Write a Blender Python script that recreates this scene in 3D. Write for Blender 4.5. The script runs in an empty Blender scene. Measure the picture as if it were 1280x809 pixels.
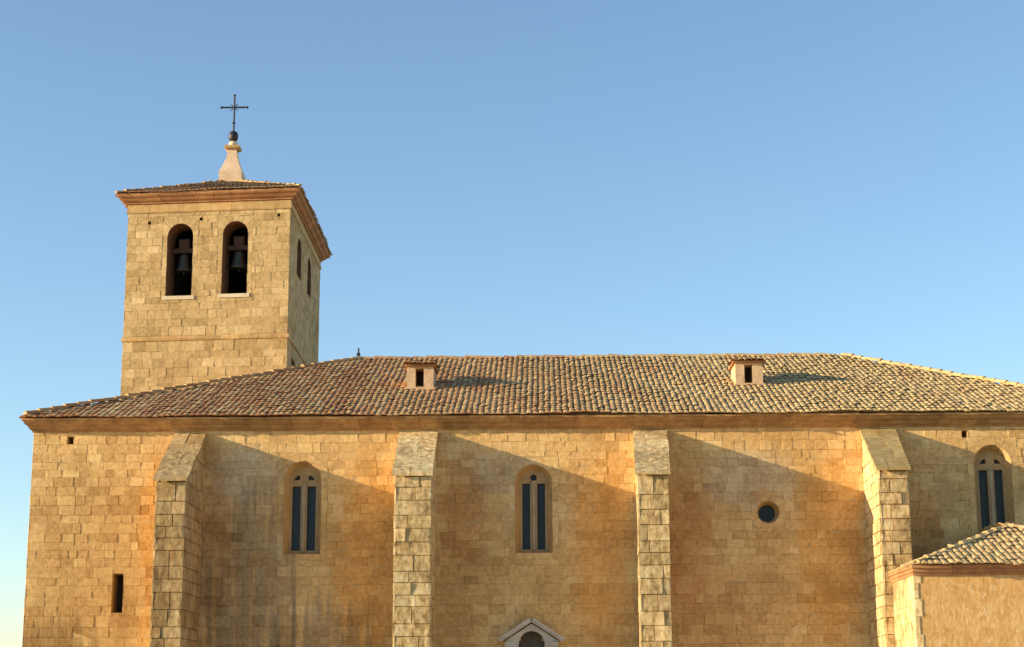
import bpy, math, random
from mathutils import Vector, Matrix
from mathutils.geometry import tessellate_polygon

R = math.radians
rng = random.Random(7)
scene = bpy.context.scene
col = scene.collection

# ------------------------------------------------------------------ camera
cam_d = bpy.data.cameras.new('camera')
cam = bpy.data.objects.new('camera', cam_d)
col.objects.link(cam)
cam_d.sensor_fit = 'HORIZONTAL'
cam_d.sensor_width = 36.0
cam_d.lens = 36.0 * 2200.0 / 1280.0
cam_d.clip_start = 0.1
cam_d.clip_end = 9000.0
cam.matrix_world = (Matrix.Translation((0, -45, 1.6)) @ Matrix.Rotation(R(1.04), 4, 'Z')
                    @ Matrix.Rotation(R(90 + 12.2), 4, 'X') @ Matrix.Rotation(R(-0.2), 4, 'Z'))
scene.camera = cam

# ------------------------------------------------------------------ sky, sun, exposure
SUN_AZ = 76.7      # degrees between the nave wall's normal and the sun, towards the left
SUN_EL = 10.7
to_sun = Vector((-math.sin(R(SUN_AZ)) * math.cos(R(SUN_EL)), -math.cos(R(SUN_AZ)) * math.cos(R(SUN_EL)), math.sin(R(SUN_EL))))
world = bpy.data.worlds.new('World')
scene.world = world
world.use_nodes = True
wn = world.node_tree
sky = wn.nodes.new('ShaderNodeTexSky')
sky.sky_type = 'NISHITA'
sky.sun_disc = False
sky.sun_elevation = R(SUN_EL)
sky.sun_rotation = math.atan2(to_sun.x, to_sun.y)
sky.altitude = 700.0
sky.air_density = 1.0
sky.dust_density = 0.5
sky.ozone_density = 2.1
bg = wn.nodes['Background']
bg.inputs['Strength'].default_value = 0.120
wn.links.new(sky.outputs[0], bg.inputs['Color'])

sun_d = bpy.data.lights.new('sun', 'SUN')
sun_d.energy = 4.1
sun_d.angle = R(0.5)
sun_d.color = (1.0, 0.80, 0.52)
sun = bpy.data.objects.new('sun', sun_d)
col.objects.link(sun)
sun.rotation_euler = to_sun.to_track_quat('Z', 'Y').to_euler()
sun.location = to_sun * 100

vs = scene.view_settings
vs.view_transform = 'Standard'
vs.look = 'None'
vs.gamma = 1.0
vs.use_curve_mapping = False
vs.exposure = 1.17

# ------------------------------------------------------------------ materials
def srgb(r, g, b):
    f = lambda c: (c / 255 / 12.92) if c / 255 <= 0.04045 else ((c / 255 + 0.055) / 1.055) ** 2.4
    return (f(r), f(g), f(b), 1.0)

class NT:
    def __init__(s, name):
        s.m = bpy.data.materials.new(name)
        s.m.use_nodes = True
        s.t = s.m.node_tree
        s.b = s.t.nodes['Principled BSDF']
        s.tc = s.t.nodes.new('ShaderNodeTexCoord')
    def n(s, kind, **kw):
        x = s.t.nodes.new('ShaderNode' + kind)
        for k, v in kw.items():
            setattr(x, k, v)
        return x
    def l(s, a, b):
        s.t.links.new(a, b)
    def obj(s):
        return s.tc.outputs['Object']
    def noise(s, scale, detail=4.0, rough=0.55, stretch=None, dist=0.0):
        x = s.n('TexNoise')
        x.inputs['Scale'].default_value = scale
        x.inputs['Detail'].default_value = detail
        x.inputs['Roughness'].default_value = rough
        x.inputs['Distortion'].default_value = dist
        if stretch:
            mp = s.n('Mapping')
            mp.inputs['Scale'].default_value = stretch
            s.l(s.obj(), mp.inputs['Vector'])
            s.l(mp.outputs[0], x.inputs['Vector'])
        else:
            s.l(s.obj(), x.inputs['Vector'])
        return x.outputs['Fac']
    def maprange(s, v, a, b, c=0.0, d=1.0):
        x = s.n('MapRange', interpolation_type='SMOOTHSTEP')
        for k, val in zip(('From Min', 'From Max', 'To Min', 'To Max'), (a, b, c, d)):
            x.inputs[k].default_value = val
        s.l(v, x.inputs['Value'])
        return x.outputs[0]
    def math(s, op, a, b=None):
        x = s.n('Math', operation=op)
        for i, v in enumerate((a, b)):
            if v is None: continue
            if isinstance(v, (int, float)): x.inputs[i].default_value = v
            else: s.l(v, x.inputs[i])
        return x.outputs[0]
    def mix(s, f, a, b, mode='MIX'):
        x = s.n('Mix', data_type='RGBA', blend_type=mode)
        for sock, v in ((x.inputs[0], f), (x.inputs[6], a), (x.inputs[7], b)):
            if isinstance(v, (int, float)): sock.default_value = v
            elif isinstance(v, tuple): sock.default_value = v if len(v) == 4 else (*v, 1)
            else: s.l(v, sock)
        return x.outputs[2]
    def ramp(s, v, stops):
        x = s.n('ValToRGB')
        e = x.color_ramp.elements
        while len(e) > 1: e.remove(e[0])
        e[0].position, e[0].color = stops[0][0], (*stops[0][1], 1)
        for p, c in stops[1:]:
            k = e.new(p); k.color = (*c, 1)
        s.l(v, x.inputs[0])
        return x.outputs[0]
    def attr(s, name):
        x = s.n('Attribute', attribute_name=name)
        return x.outputs['Fac']
    def blob(s, c, r):
        """soft ellipsoid of 1 at the centre c with radii r"""
        a = s.n('VectorMath', operation='SUBTRACT'); s.l(s.obj(), a.inputs[0]); a.inputs[1].default_value = c
        d = s.n('VectorMath', operation='DIVIDE'); s.l(a.outputs[0], d.inputs[0]); d.inputs[1].default_value = r
        ln = s.n('VectorMath', operation='LENGTH'); s.l(d.outputs[0], ln.inputs[0])
        return s.maprange(ln.outputs['Value'], 0.25, 1.0, 1.0, 0.0)
    def bump(s, h, strength, dist):
        x = s.n('Bump')
        x.inputs['Strength'].default_value = strength
        x.inputs['Distance'].default_value = dist
        s.l(h, x.inputs['Height'])
        return x.outputs[0]
    def finish(s, color, rough=0.9, normal=None, spec=0.25):
        if isinstance(color, tuple): s.b.inputs['Base Color'].default_value = color if len(color) == 4 else (*color, 1)
        else: s.l(color, s.b.inputs['Base Color'])
        s.b.inputs['Roughness'].default_value = rough
        s.b.inputs['Specular IOR Level'].default_value = spec
        if normal is not None: s.l(normal, s.b.inputs['Normal'])
        return s.m

def masonry_material(name, ramp, joint=None, blobs=(), streaks=(), bump=1.0, fine=1.0, patch=((0.40, 0.25, 0.09), 0.5), mottle=0.0, contrast=0.6):
    k = NT(name)
    tone = k.attr('tone')
    n1 = k.noise(9.0, 6, 0.65)
    n2 = k.noise(0.55, 4, 0.6)
    v = k.math('ADD', k.math('ADD', k.math('MULTIPLY', tone, contrast), 0.375 - 0.5 * contrast), k.math('MULTIPLY', k.math('SUBTRACT', n1, 0.5), 0.95))
    if mottle: v = k.math('ADD', v, k.math('MULTIPLY', k.math('SUBTRACT', k.noise(1.0, 4, 0.6, stretch=(7.5, 7.5, 3.6)), 0.5), mottle))
    v = k.math('ADD', v, k.math('MULTIPLY', k.math('SUBTRACT', n2, 0.5), 0.7))
    c = k.ramp(k.math('ADD', v, 0.12), ramp)
    pm = k.maprange(k.noise(0.8, 3, 0.5), 0.52, 0.70)
    c = k.mix(k.math('MULTIPLY', pm, patch[1]), c, patch[0])
    edge = k.noise(2.2, 7, 0.75)
    for (ctr, rad, rgb, amt) in blobs:
        f = k.maprange(k.math('ADD', k.math('ADD', k.blob(ctr, rad), k.math('MULTIPLY', k.math('SUBTRACT', tone, 0.5), -0.55)), k.math('MULTIPLY', k.math('SUBTRACT', edge, 0.5), 1.3)), 0.25, 0.9)
        c = k.mix(k.math('MULTIPLY', f, amt), c, tuple(x / y for x, y in zip(rgb, (0.42, 0.275, 0.11))), 'MULTIPLY')
    for (ctr, rad, rgb, amt) in streaks:
        st = k.noise(1.0, 4, 0.6, stretch=(4.6, 4.6, 0.26))
        f = k.maprange(k.math('ADD', k.math('MULTIPLY', k.blob(ctr, rad), 0.8), k.math('MULTIPLY', k.math('SUBTRACT', st, 0.5), 2.2)), 0.35, 0.85)
        f = k.math('MULTIPLY', f, k.maprange(k.blob(ctr, rad), 0.0, 0.5))
        c = k.mix(k.math('MULTIPLY', f, amt), c, tuple(x / y for x, y in zip(rgb, (0.42, 0.275, 0.11))), 'MULTIPLY')
    # pits and pores with a shape of their own
    pit = k.maprange(k.noise(16.0, 3, 0.6), 0.60, 0.72)
    c = k.mix(k.math('MULTIPLY', pit, 0.45), c, (0.12, 0.075, 0.035), 'MIX')
    h = k.math('ADD', k.math('MULTIPLY', k.noise(7.0, 6, 0.7), 1.0), k.math('MULTIPLY', pit, -0.35))
    return k.finish(c, 0.93, k.bump(h, 0.55 * bump, 0.035), 0.15)

OCHRE = [(0.0, (0.275, 0.156, 0.056)), (0.3, (0.500, 0.301, 0.111)), (0.55, (0.677, 0.437, 0.181)), (0.8, (0.800, 0.586, 0.271)), (1.0, (0.800, 0.712, 0.394))]
ORANGE = (0.43, 0.225, 0.06)
GREYISH = (0.37, 0.275, 0.15)
SOOT = (0.21, 0.155, 0.085)
nave_blobs = [
    ((-11.6, 0, 3.6), (3.4, 3, 6.5), (0.30, 0.185, 0.066), 0.85),
    ((-9.9, 0, 6.0), (0.9, 3, 3.0), ORANGE, 0.75),
    ((-9.9, 0, 3.2), (0.8, 3, 1.8), ORANGE, 0.55),
    ((-4.4, 0, 5.4), (1.6, 3, 4.0), ORANGE, 0.72),
    ((-2.1, 0, 6.4), (0.9, 3, 2.4), (0.33, 0.155, 0.05), 0.55),
    ((1.5, 0, 5.4), (1.3, 3, 4.0), ORANGE, 0.6),
    ((3.7, 0, 5.6), (1.0, 3, 3.0), (0.33, 0.155, 0.05), 0.5),
    ((7.3, 0, 5.6), (1.4, 3, 4.0), ORANGE, 0.65),
    ((5.65, 0, 6.75), (0.55, 2, 0.35), ORANGE, 0.6),
    ((9.6, 0, 5.4), (0.9, 3, 2.4), (0.36, 0.17, 0.05), 0.5),
    ((-7.7, 0, 7.4), (1.5, 3, 1.2), GREYISH, 0.8),
    ((-1.0, 0, 7.4), (1.6, 3, 0.9), GREYISH, 0.7),
    ((5.3, 0, 7.2), (1.9, 3, 1.3), GREYISH, 0.8),
    ((-0.2, 0, 6.2), (1.4, 3, 1.4), GREYISH, 0.45),
    ((-8.4, 0, 5.5), (0.7, 3, 3.0), (0.25, 0.13, 0.05), 0.5),
]
nave_streaks = [((-7.6, 0, 4.2), (2.2, 3, 4.6), SOOT, 0.75), ((-5.6, 0, 2.6), (2.4, 3, 2.8), SOOT, 0.7), ((-12.4, 0, 2.6), (2.0, 3, 2.2), (0.14, 0.09, 0.04), 0.5)]
M = {}
M['nave'] = masonry_material('ochre_ashlar', OCHRE, contrast=0.40, blobs=nave_blobs, streaks=nave_streaks)
TOWER = [(0.0, (0.225, 0.144, 0.060)), (0.3, (0.383, 0.259, 0.112)), (0.55, (0.495, 0.351, 0.163)), (0.8, (0.608, 0.449, 0.225)), (1.0, (0.698, 0.552, 0.325))]
M['tower'] = masonry_material('honey_ashlar', TOWER, patch=((0.36, 0.225, 0.085), 0.45))
PALE = [(0.0, (0.243, 0.150, 0.056)), (0.3, (0.485, 0.318, 0.121)), (0.55, (0.674, 0.468, 0.195)), (0.8, (0.800, 0.588, 0.269)), (1.0, (0.800, 0.696, 0.353))]
M['buttress'] = masonry_material('pale_worn_ashlar', [(p, (r * 1.04, g * 1.06, min(0.6, b * 1.2))) for p, (r, g, b) in PALE], bump=1.5, mottle=2.0, contrast=0.4, streaks=[((0, -2.4, 4.0), (30, 3, 12), (0.22, 0.15, 0.06), 0.55)], patch=((0.28, 0.19, 0.085), 0.55))
GREYB = [(0.0, (0.199, 0.118, 0.048)), (0.3, (0.384, 0.241, 0.095)), (0.55, (0.529, 0.353, 0.152)), (0.8, (0.648, 0.459, 0.218)), (1.0, (0.740, 0.541, 0.285))]
M['buttress_grey'] = masonry_material('grey_worn_ashlar', GREYB, bump=1.4, mottle=1.3, contrast=0.5, streaks=[((-9, -2.4, 4.0), (30, 3, 12), (0.22, 0.15, 0.065), 0.6)], patch=((0.34, 0.19, 0.06), 0.5))

def joint_material():
    k = NT('lime_mortar')
    c = k.mix(k.noise(5.0, 4), (0.44, 0.28, 0.115), (0.58, 0.40, 0.185))
    return k.finish(c, 0.95, k.bump(k.noise(30, 3), 0.4, 0.01), 0.1)
M['mortar'] = joint_material()

def dressed(name, a, b, speck=0.4):
    k = NT(name)
    n = k.noise(3.2, 6, 0.65)
    c = k.mix(k.maprange(n, 0.3, 0.7), a, b)
    tn = k.math('ADD', 0.76, k.math('MULTIPLY', k.attr('tone'), 0.48))
    cb = k.n('CombineColor'); [k.l(tn, cb.inputs[q]) for q in range(3)]
    c = k.mix(1.0, c, cb.outputs[0], 'MULTIPLY')
    p = k.maprange(k.noise(11.0, 4, 0.65), 0.56, 0.68)
    c = k.mix(k.math('MULTIPLY', p, speck), c, (0.10, 0.075, 0.04))
    return k.finish(c, 0.9, k.bump(k.noise(14, 5, 0.65), 0.5, 0.02), 0.2)
M['cap_pale'] = dressed('weathered_cap_stone', (0.52, 0.38, 0.18), (0.74, 0.58, 0.32), 0.7)
M['cap_grey'] = dressed('grey_cap_stone', (0.29, 0.22, 0.115), (0.42, 0.33, 0.18), 0.55)
M['cap_lichen'] = dressed('lichened_cap_stone', (0.34, 0.22, 0.075), (0.46, 0.34, 0.15), 0.55)
M['trim'] = dressed('dressed_ochre_stone', (0.408, 0.252, 0.096), (0.552, 0.372, 0.168), 0.25)
M['trim_orange'] = dressed('rusty_dressed_stone', (0.432, 0.204, 0.060), (0.528, 0.312, 0.114), 0.2)
M['cornice'] = dressed('brown_cornice_stone', (0.300, 0.162, 0.066), (0.480, 0.288, 0.120), 0.3)
M['cornice_brick'] = dressed('red_brown_cornice_brick', (0.330, 0.155, 0.066), (0.450, 0.240, 0.105), 0.45)
M['splay'] = dressed('brown_splay_stone', (0.46, 0.27, 0.105), (0.57, 0.37, 0.16), 0.3)
M['tracery'] = dressed('brown_tracery_stone', (0.36, 0.235, 0.105), (0.46, 0.315, 0.15), 0.3)
M['mullion'] = dressed('pale_mullion_stone', (0.36, 0.28, 0.17), (0.44, 0.35, 0.22), 0.15)
M['jamb'] = dressed('shade_toned_jamb_stone', (0.15, 0.085, 0.045), (0.23, 0.13, 0.065), 0.3)  # shade inside the tower openings and putlog holes painted into the stone colour
M['portal'] = dressed('grey_white_portal_stone', (0.46, 0.425, 0.36), (0.62, 0.575, 0.49), 0.2)
M['plaster'] = dressed('pale_plaster', (0.52, 0.34, 0.19), (0.66, 0.47, 0.28), 0.2)
M['sill'] = dressed('pale_sill_stone', (0.55, 0.45, 0.30), (0.66, 0.56, 0.40), 0.1)
M['finial'] = dressed('limewashed_stone', (0.62, 0.44, 0.28), (0.76, 0.57, 0.38), 0.2)

def flat(name, c, rough=0.8, spec=0.3, metal=0.0, nscale=8.0, var=0.25):
    k = NT(name)
    d = tuple(x * (1 - var) for x in c)
    cc = k.mix(k.noise(nscale, 4), d, c)
    k.b.inputs['Metallic'].default_value = metal
    return k.finish(cc, rough, k.bump(k.noise(nscale * 3, 3), 0.2, 0.01), spec)
M['glass'] = flat('dark_leaded_glass', (0.026, 0.042, 0.050), 0.40, 0.25)
M['inside'] = flat('painted_dark_interior', (0.06, 0.043, 0.03), 0.95)  # darkness of unlit rooms and hole backs put into the colour
M['iron'] = flat('dark_iron', (0.045, 0.05, 0.06), 0.55, 0.4, 0.6)
M['bronze'] = flat('weathered_bronze', (0.07, 0.075, 0.058), 0.5, 0.5, 0.8)
M['wood'] = flat('old_dark_wood', (0.085, 0.05, 0.03), 0.8)
M['door'] = flat('grey_weathered_door', (0.17, 0.145, 0.12), 0.85)
M['lead'] = flat('dark_lead_ball', (0.04, 0.038, 0.045), 0.5, 0.4, 0.3)

def tile_material(name, lichen_from, lichen_to):
    k = NT(name)
    tone = k.attr('tone')
    c = k.ramp(tone, [(0.0, (0.365, 0.157, 0.064)), (0.3, (0.473, 0.224, 0.093)), (0.55, (0.559, 0.315, 0.136)), (0.8, (0.602, 0.386, 0.170)), (1.0, (0.671, 0.478, 0.230))])
    sx = k.n('SeparateXYZ'); k.l(k.obj(), sx.inputs[0])
    grad = k.maprange(sx.outputs[0], lichen_from, lichen_to, 0.05, 0.85)
    n = k.noise(1.1, 5, 0.65)
    f = k.maprange(k.math('ADD', grad, k.math('MULTIPLY', k.math('SUBTRACT', n, 0.5), 1.5)), 0.1, 1.0)
    n2 = k.noise(7.0, 4, 0.7)
    lich = k.mix(k.maprange(n2, 0.35, 0.65), (0.52, 0.375, 0.155), (0.70, 0.535, 0.26))
    c = k.mix(k.math('MULTIPLY', f, 0.8), c, lich)
    red = k.maprange(k.noise(0.7, 4, 0.6), 0.55, 0.72)
    c = k.mix(k.math('MULTIPLY', red, 0.35), c, (0.36, 0.12, 0.06))
    dark = k.maprange(k.noise(4.0, 4, 0.6), 0.56, 0.72)
    c = k.mix(k.math('MULTIPLY', dark, 0.45), c, (0.16, 0.105, 0.06))
    return k.finish(c, 0.92, k.bump(k.noise(22, 4, 0.65), 0.5, 0.02), 0.2)
M['tile'] = tile_material('old_clay_tile', -12.0, 9.0)
M['tile_lichen'] = tile_material('lichened_clay_tile', 3.0, 9.0)
M['tile_tower'] = tile_material('tower_clay_tile', -16.0, -6.0)

def rubble_material():
    k = NT('orange_rubble')
    w = k.n('VectorMath', operation='ADD')
    nz = k.n('TexNoise'); nz.inputs['Scale'].default_value = 2.2; k.l(k.obj(), nz.inputs['Vector'])
    sc = k.n('VectorMath', operation='SCALE'); k.l(nz.outputs['Color'], sc.inputs[0]); sc.inputs['Scale'].default_value = 0.45
    k.l(k.obj(), w.inputs[0]); k.l(sc.outputs[0], w.inputs[1])
    mp = k.n('Mapping'); mp.inputs['Scale'].default_value = (8.5, 8.5, 8.0); k.l(w.outputs[0], mp.inputs['Vector'])
    vo = k.n('TexVoronoi', feature='F1'); vo.inputs['Scale'].default_value = 1.0; k.l(mp.outputs[0], vo.inputs['Vector'])
    ve = k.n('TexVoronoi', feature='DISTANCE_TO_EDGE'); ve.inputs['Scale'].default_value = 1.0; k.l(mp.outputs[0], ve.inputs['Vector'])
    hs = k.n('SeparateColor'); k.l(vo.outputs['Color'], hs.inputs[0])
    v = k.math('ADD', k.math('MULTIPLY', hs.outputs[0], 0.45), k.math('MULTIPLY', k.noise(1.0, 6, 0.7, stretch=(13, 13, 7)), 1.3))
    v = k.math('SUBTRACT', v, 0.37)
    c = k.ramp(v, [(0.0, (0.46, 0.24, 0.08)), (0.35, (0.60, 0.345, 0.125)), (0.65, (0.67, 0.41, 0.16)), (1.0, (0.74, 0.53, 0.27))])
    sp = k.maprange(k.noise(1.0, 3, 0.6, stretch=(15, 15, 8)), 0.60, 0.70)
    c = k.mix(k.math('MULTIPLY', sp, 0.5), c, (0.72, 0.55, 0.33))
    h = k.math('ADD', k.math('MULTIPLY', k.noise(1.0, 5, 0.6, stretch=(13, 13, 7)), 1.0), k.math('MULTIPLY', sp, 0.3))
    damp = k.maprange(k.noise(1.0, 5, 0.6, stretch=(1.6, 1.6, 0.7)), 0.5, 0.75)
    c = k.mix(k.math('MULTIPLY', damp, 0.35), c, (0.40, 0.22, 0.085))
    return k.finish(c, 0.95, k.bump(h, 0.4, 0.03), 0.1)
M['rubble'] = rubble_material()

def ground_material():
    k = NT('dry_earth')
    c = k.mix(k.noise(0.08, 5), (0.56, 0.44, 0.29), (0.66, 0.54, 0.38))
    c = k.mix(k.maprange(k.noise(2.5, 5), 0.5, 0.7), c, (0.48, 0.37, 0.24))
    return k.finish(c, 0.95, k.bump(k.noise(6, 6, 0.7), 0.5, 0.03), 0.1)
M['ground'] = ground_material()

# ------------------------------------------------------------------ mesh helpers
class MB:
    def __init__(s):
        s.v = []; s.f = []; s.mi = []; s.tone = []
    def face(s, pts, mat=0, tone=0.5, hint=None):
        pts = [Vector(p) for p in pts]
        if hint is not None and len(pts) >= 3:
            n = Vector((0, 0, 0))
            for i in range(len(pts)):
                n += pts[i].cross(pts[(i + 1) % len(pts)])
            if n.dot(Vector(hint)) < 0: pts.reverse()
        i0 = len(s.v)
        s.v += [tuple(p) for p in pts]
        s.f.append(tuple(range(i0, i0 + len(pts))))
        s.mi.append(mat); s.tone.append(tone)
    def grid(s, rings, mat=0, tone=0.5, closed=True, cap=False):
        """loft between rings of equal length (shared vertices)"""
        i0 = len(s.v); n = len(rings[0])
        for r in rings: s.v += [tuple(p) for p in r]
        for a in range(len(rings) - 1):
            for b in range(n if closed else n - 1):
                c = (b + 1) % n
                s.f.append((i0 + a * n + b, i0 + a * n + c, i0 + (a + 1) * n + c, i0 + (a + 1) * n + b))
                s.mi.append(mat); s.tone.append(tone)
        if cap:
            s.f.append(tuple(i0 + k for k in reversed(range(n)))); s.mi.append(mat); s.tone.append(tone)
            s.f.append(tuple(i0 + (len(rings) - 1) * n + k for k in range(n))); s.mi.append(mat); s.tone.append(tone)
    def box(s, x0, x1, y0, y1, z0, z1, mat=0, tone=0.5):
        p = [(x0, y0), (x1, y0), (x1, y1), (x0, y1)]
        s.grid([[(x, y, z0) for x, y in p], [(x, y, z1) for x, y in p]], mat, tone, True, True)
    def obox(s, o, ax, ay, az, mat=0, tone=0.5):
        """box spanned from corner o by three vectors"""
        o, ax, ay, az = map(Vector, (o, ax, ay, az))
        p = [o, o + ax, o + ax + ay, o + ay]
        s.grid([p, [q + az for q in p]], mat, tone, True, True)
    def lathe(s, c, prof, n=24, mat=0, tone=0.5):
        c = Vector(c)
        s.grid([[c + Vector((r * math.cos(2 * math.pi * i / n), r * math.sin(2 * math.pi * i / n), z)) for i in range(n)] for r, z in prof], mat, tone, True, True)
    def tube(s, a, b, r, n=10, mat=0):
        a, b = Vector(a), Vector(b); d = (b - a).normalized()
        u = d.orthogonal().normalized(); w = d.cross(u)
        ring = lambda p: [p + (u * math.cos(2 * math.pi * i / n) + w * math.sin(2 * math.pi * i / n)) * r for i in range(n)]
        s.grid([ring(a), ring(b)], mat, 0.5, True, True)
    def build(s, name, mats, parent=None, smooth=False):
        me = bpy.data.meshes.new(name)
        loc = Vector(parent_world(parent)) if parent else Vector((0, 0, 0))
        me.from_pydata(s.v, [], s.f)
        for m in (mats if isinstance(mats, (list, tuple)) else [mats]): me.materials.append(m)
        me.polygons.foreach_set('material_index', s.mi)
        at = me.attributes.new('tone', 'FLOAT', 'FACE')
        at.data.foreach_set('value', s.tone)
        if smooth: me.polygons.foreach_set('use_smooth', [True] * len(s.f))
        me.update()
        o = bpy.data.objects.new(name, me)
        col.objects.link(o)
        if parent:
            o.parent = parent
            o.location = -loc
        return o

def parent_world(p):
    v = Vector(p.location)
    while p.parent:
        p = p.parent; v = v + Vector(p.location)
    return v

def thing(name, label, cat, loc, group=None):
    o = bpy.data.objects.new(name, None)
    o.empty_display_size = 0.3
    col.objects.link(o); o.location = loc
    o['label'] = label; o['category'] = cat
    if group: o['group'] = group
    return o

class Plane:
    """a vertical wall face: u runs along T, v is the height, d stands out along N"""
    def __init__(s, o, t, n):
        s.o, s.t, s.n = Vector(o), Vector(t).normalized(), Vector(n).normalized()
    def __call__(s, u, v, d=0.0):
        return s.o + s.t * u + s.n * d + Vector((0, 0, v))

def holed(mb, P, outer, holes, d, mat=0, tone=0.5):
    loops = [[Vector((u, v, 0)) for u, v in outer]] + [[Vector((u, v, 0)) for u, v in h] for h in holes]
    flat_ = [p for lp in loops for p in lp]
    for tri in tessellate_polygon(loops):
        mb.face([P(flat_[i].x, flat_[i].y, d) for i in tri], mat, tone, P.n)

def reveal(mb, P, loop, d0, d1, mat=0, tone=0.5, loop2=None):
    loop2 = loop2 or loop
    mb.grid([[P(u, v, d0) for u, v in loop], [P(u, v, d1) for u, v in loop2]], mat, tone, True)

def rect(u0, u1, v0, v1): return [(u0, v0), (u1, v0), (u1, v1), (u0, v1)]
def arch(u0, u1, v0, v1, n=12):
    """round-headed opening: v1 is the crown"""
    r = (u1 - u0) / 2; c = (u0 + u1) / 2
    return [(u0, v0), (u1, v0)] + [(c + r * math.cos(math.pi * i / n), v1 - r + r * math.sin(math.pi * i / n)) for i in range(n + 1)]
def circle(u, v, r, n=24): return [(u + r * math.cos(2 * math.pi * i / n), v + r * math.sin(2 * math.pi * i / n)) for i in range(n)]

def subtract(r, h):
    u0, u1, v0, v1 = r; a0, a1, b0, b1 = h
    if a0 >= u1 or a1 <= u0 or b0 >= v1 or b1 <= v0: return [r]
    out = []
    if a0 > u0: out.append((u0, a0, v0, v1))
    if a1 < u1: out.append((a1, u1, v0, v1))
    m0, m1 = max(u0, a0), min(u1, a1)
    if b0 > v0: out.append((m0, m1, v0, b0))
    if b1 < v1: out.append((m0, m1, b1, v1))
    return out

def courses(v0, v1, lo, hi, rg):
    out = [v0]
    while out[-1] < v1 - lo * 0.6:
        out.append(out[-1] + rg.uniform(lo, hi))
    out[-1] = v1
    return out

def stones(mb, P, u0, u1, vs_, wid, rg, holes=(), ch=0.006, dep=0.009, jit=0.007, tilt=0.0045, top=None, mat=0, worn=0.0, tone_range=(0.1, 0.9), ushift=None):
    """individually cut blocks laid in courses on the face P, each standing a little in or out"""
    for k in range(len(vs_) - 1):
        a, b = vs_[k], vs_[k + 1]
        us = [u0]
        x = u0 + rg.uniform(0.35, 1.0) * wid[1]
        base = rg.gauss(0, 0.035)
        while x < u1 - wid[0] * 0.45:
            us.append(x); x += rg.uniform(*wid)
        us.append(u1)
        for i in range(len(us) - 1):
            rs = [(us[i], us[i + 1], a, b)]
            for h in holes:
                rs = [q for r in rs for q in subtract(r, h)]
            tone0 = min(1, max(0, base + rg.uniform(*tone_range) * 0.5 + rg.uniform(*tone_range) * 0.5))
            d0 = rg.uniform(-jit, jit)
            if worn and rg.random() < worn: d0 -= rg.uniform(0.004, 0.012); tone0 *= 0.55
            tu, tv = rg.uniform(-tilt, tilt), rg.uniform(-tilt, tilt)
            for (p0, p1, q0, q1) in rs:
                if p1 - p0 < 0.03 or q1 - q0 < 0.03: continue
                c = min(ch * rg.uniform(0.7, 1.5), (p1 - p0) * 0.3, (q1 - q0) * 0.3)
                def corner(u, v, su, sv, inner):
                    if top is not None: v = min(v, top(u) - (c if inner else 0))
                    return u, v
                w = lambda: rg.uniform(-0.004, 0.004)
                outer = [(p0, q0), (p1, q0), (p1, q1), (p0, q1)]
                inner = [(p0 + c + w(), q0 + c + w()), (p1 - c + w(), q0 + c + w()), (p1 - c + w(), q1 - c + w()), (p0 + c + w(), q1 - c + w())]
                if top is not None:
                    if q0 > max(top(p0), top(p1)) - 0.02: continue
                    outer = [(u, min(v, top(u))) for u, v in outer]
                    inner = [(u, min(v, top(u) - c)) for u, v in inner]
                dd = [d0 - tu - tv, d0 + tu - tv, d0 + tu + tv, d0 - tu + tv]
                po = [P(u, v, -dep) for u, v in outer]
                pi = [P(u, v, d) for (u, v), d in zip(inner, dd)]
                mb.face(pi, mat, tone0, P.n)
                for j in range(4):
                    m = (j + 1) % 4
                    mb.face([po[j], po[m], pi[m], pi[j]], mat, tone0, P.n)

def offset_poly(pts, ws):
    """offset a counter-clockwise convex polygon outward; ws = distance per edge"""
    n = len(pts); out = []
    P = [Vector(p[:2]) for p in pts]
    for i in range(n):
        e0 = (P[i] - P[i - 1]).normalized(); e1 = (P[(i + 1) % n] - P[i]).normalized()
        n0 = Vector((e0.y, -e0.x)); n1 = Vector((e1.y, -e1.x))
        a = P[i - 1] + n0 * ws[i - 1]; b = P[i] + n1 * ws[i]
        cr = e0.x * e1.y - e0.y * e1.x
        t = ((b.x - a.x) * e1.y - (b.y - a.y) * e1.x) / cr
        out.append(a + e0 * t)
    return out

def cornice_mesh(mb, plan, prof, weights, mat=0, seg=0.9, jit=0.006):
    """moulded stones laid end to end along the edges of the plan, mitred at the corners"""
    rg = random.Random(len(prof) * 31 + int(seg * 100))
    qs = [(offset_poly(plan, [o * w for w in weights]), z) for o, z in prof]
    n = len(plan)
    for i in range(n):
        ln = (Vector(plan[(i + 1) % n][:2]) - Vector(plan[i][:2])).length
        t = 0.0
        while t < 1.0:
            t1 = t + rg.uniform(0.7, 1.3) * seg / ln
            if t1 > 1.0 - 0.4 * seg / ln: t1 = 1.0
            a, b = t, (t1 if t1 >= 1.0 else t1 - 0.007 / ln)
            dz, dz2, do = rg.uniform(-jit, jit), rg.uniform(-jit, jit), rg.uniform(-jit, jit)
            rings = []
            for f, d in ((a, dz), (b, dz2)):
                ring = []
                for q, z in qs:
                    p = q[i].lerp(q[(i + 1) % n], f)
                    ring.append((p.x, p.y, z + d))
                rings.append(ring)
            mb.grid(rings, mat, rg.uniform(0.2, 0.8), True, True)
            t = t1

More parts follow.
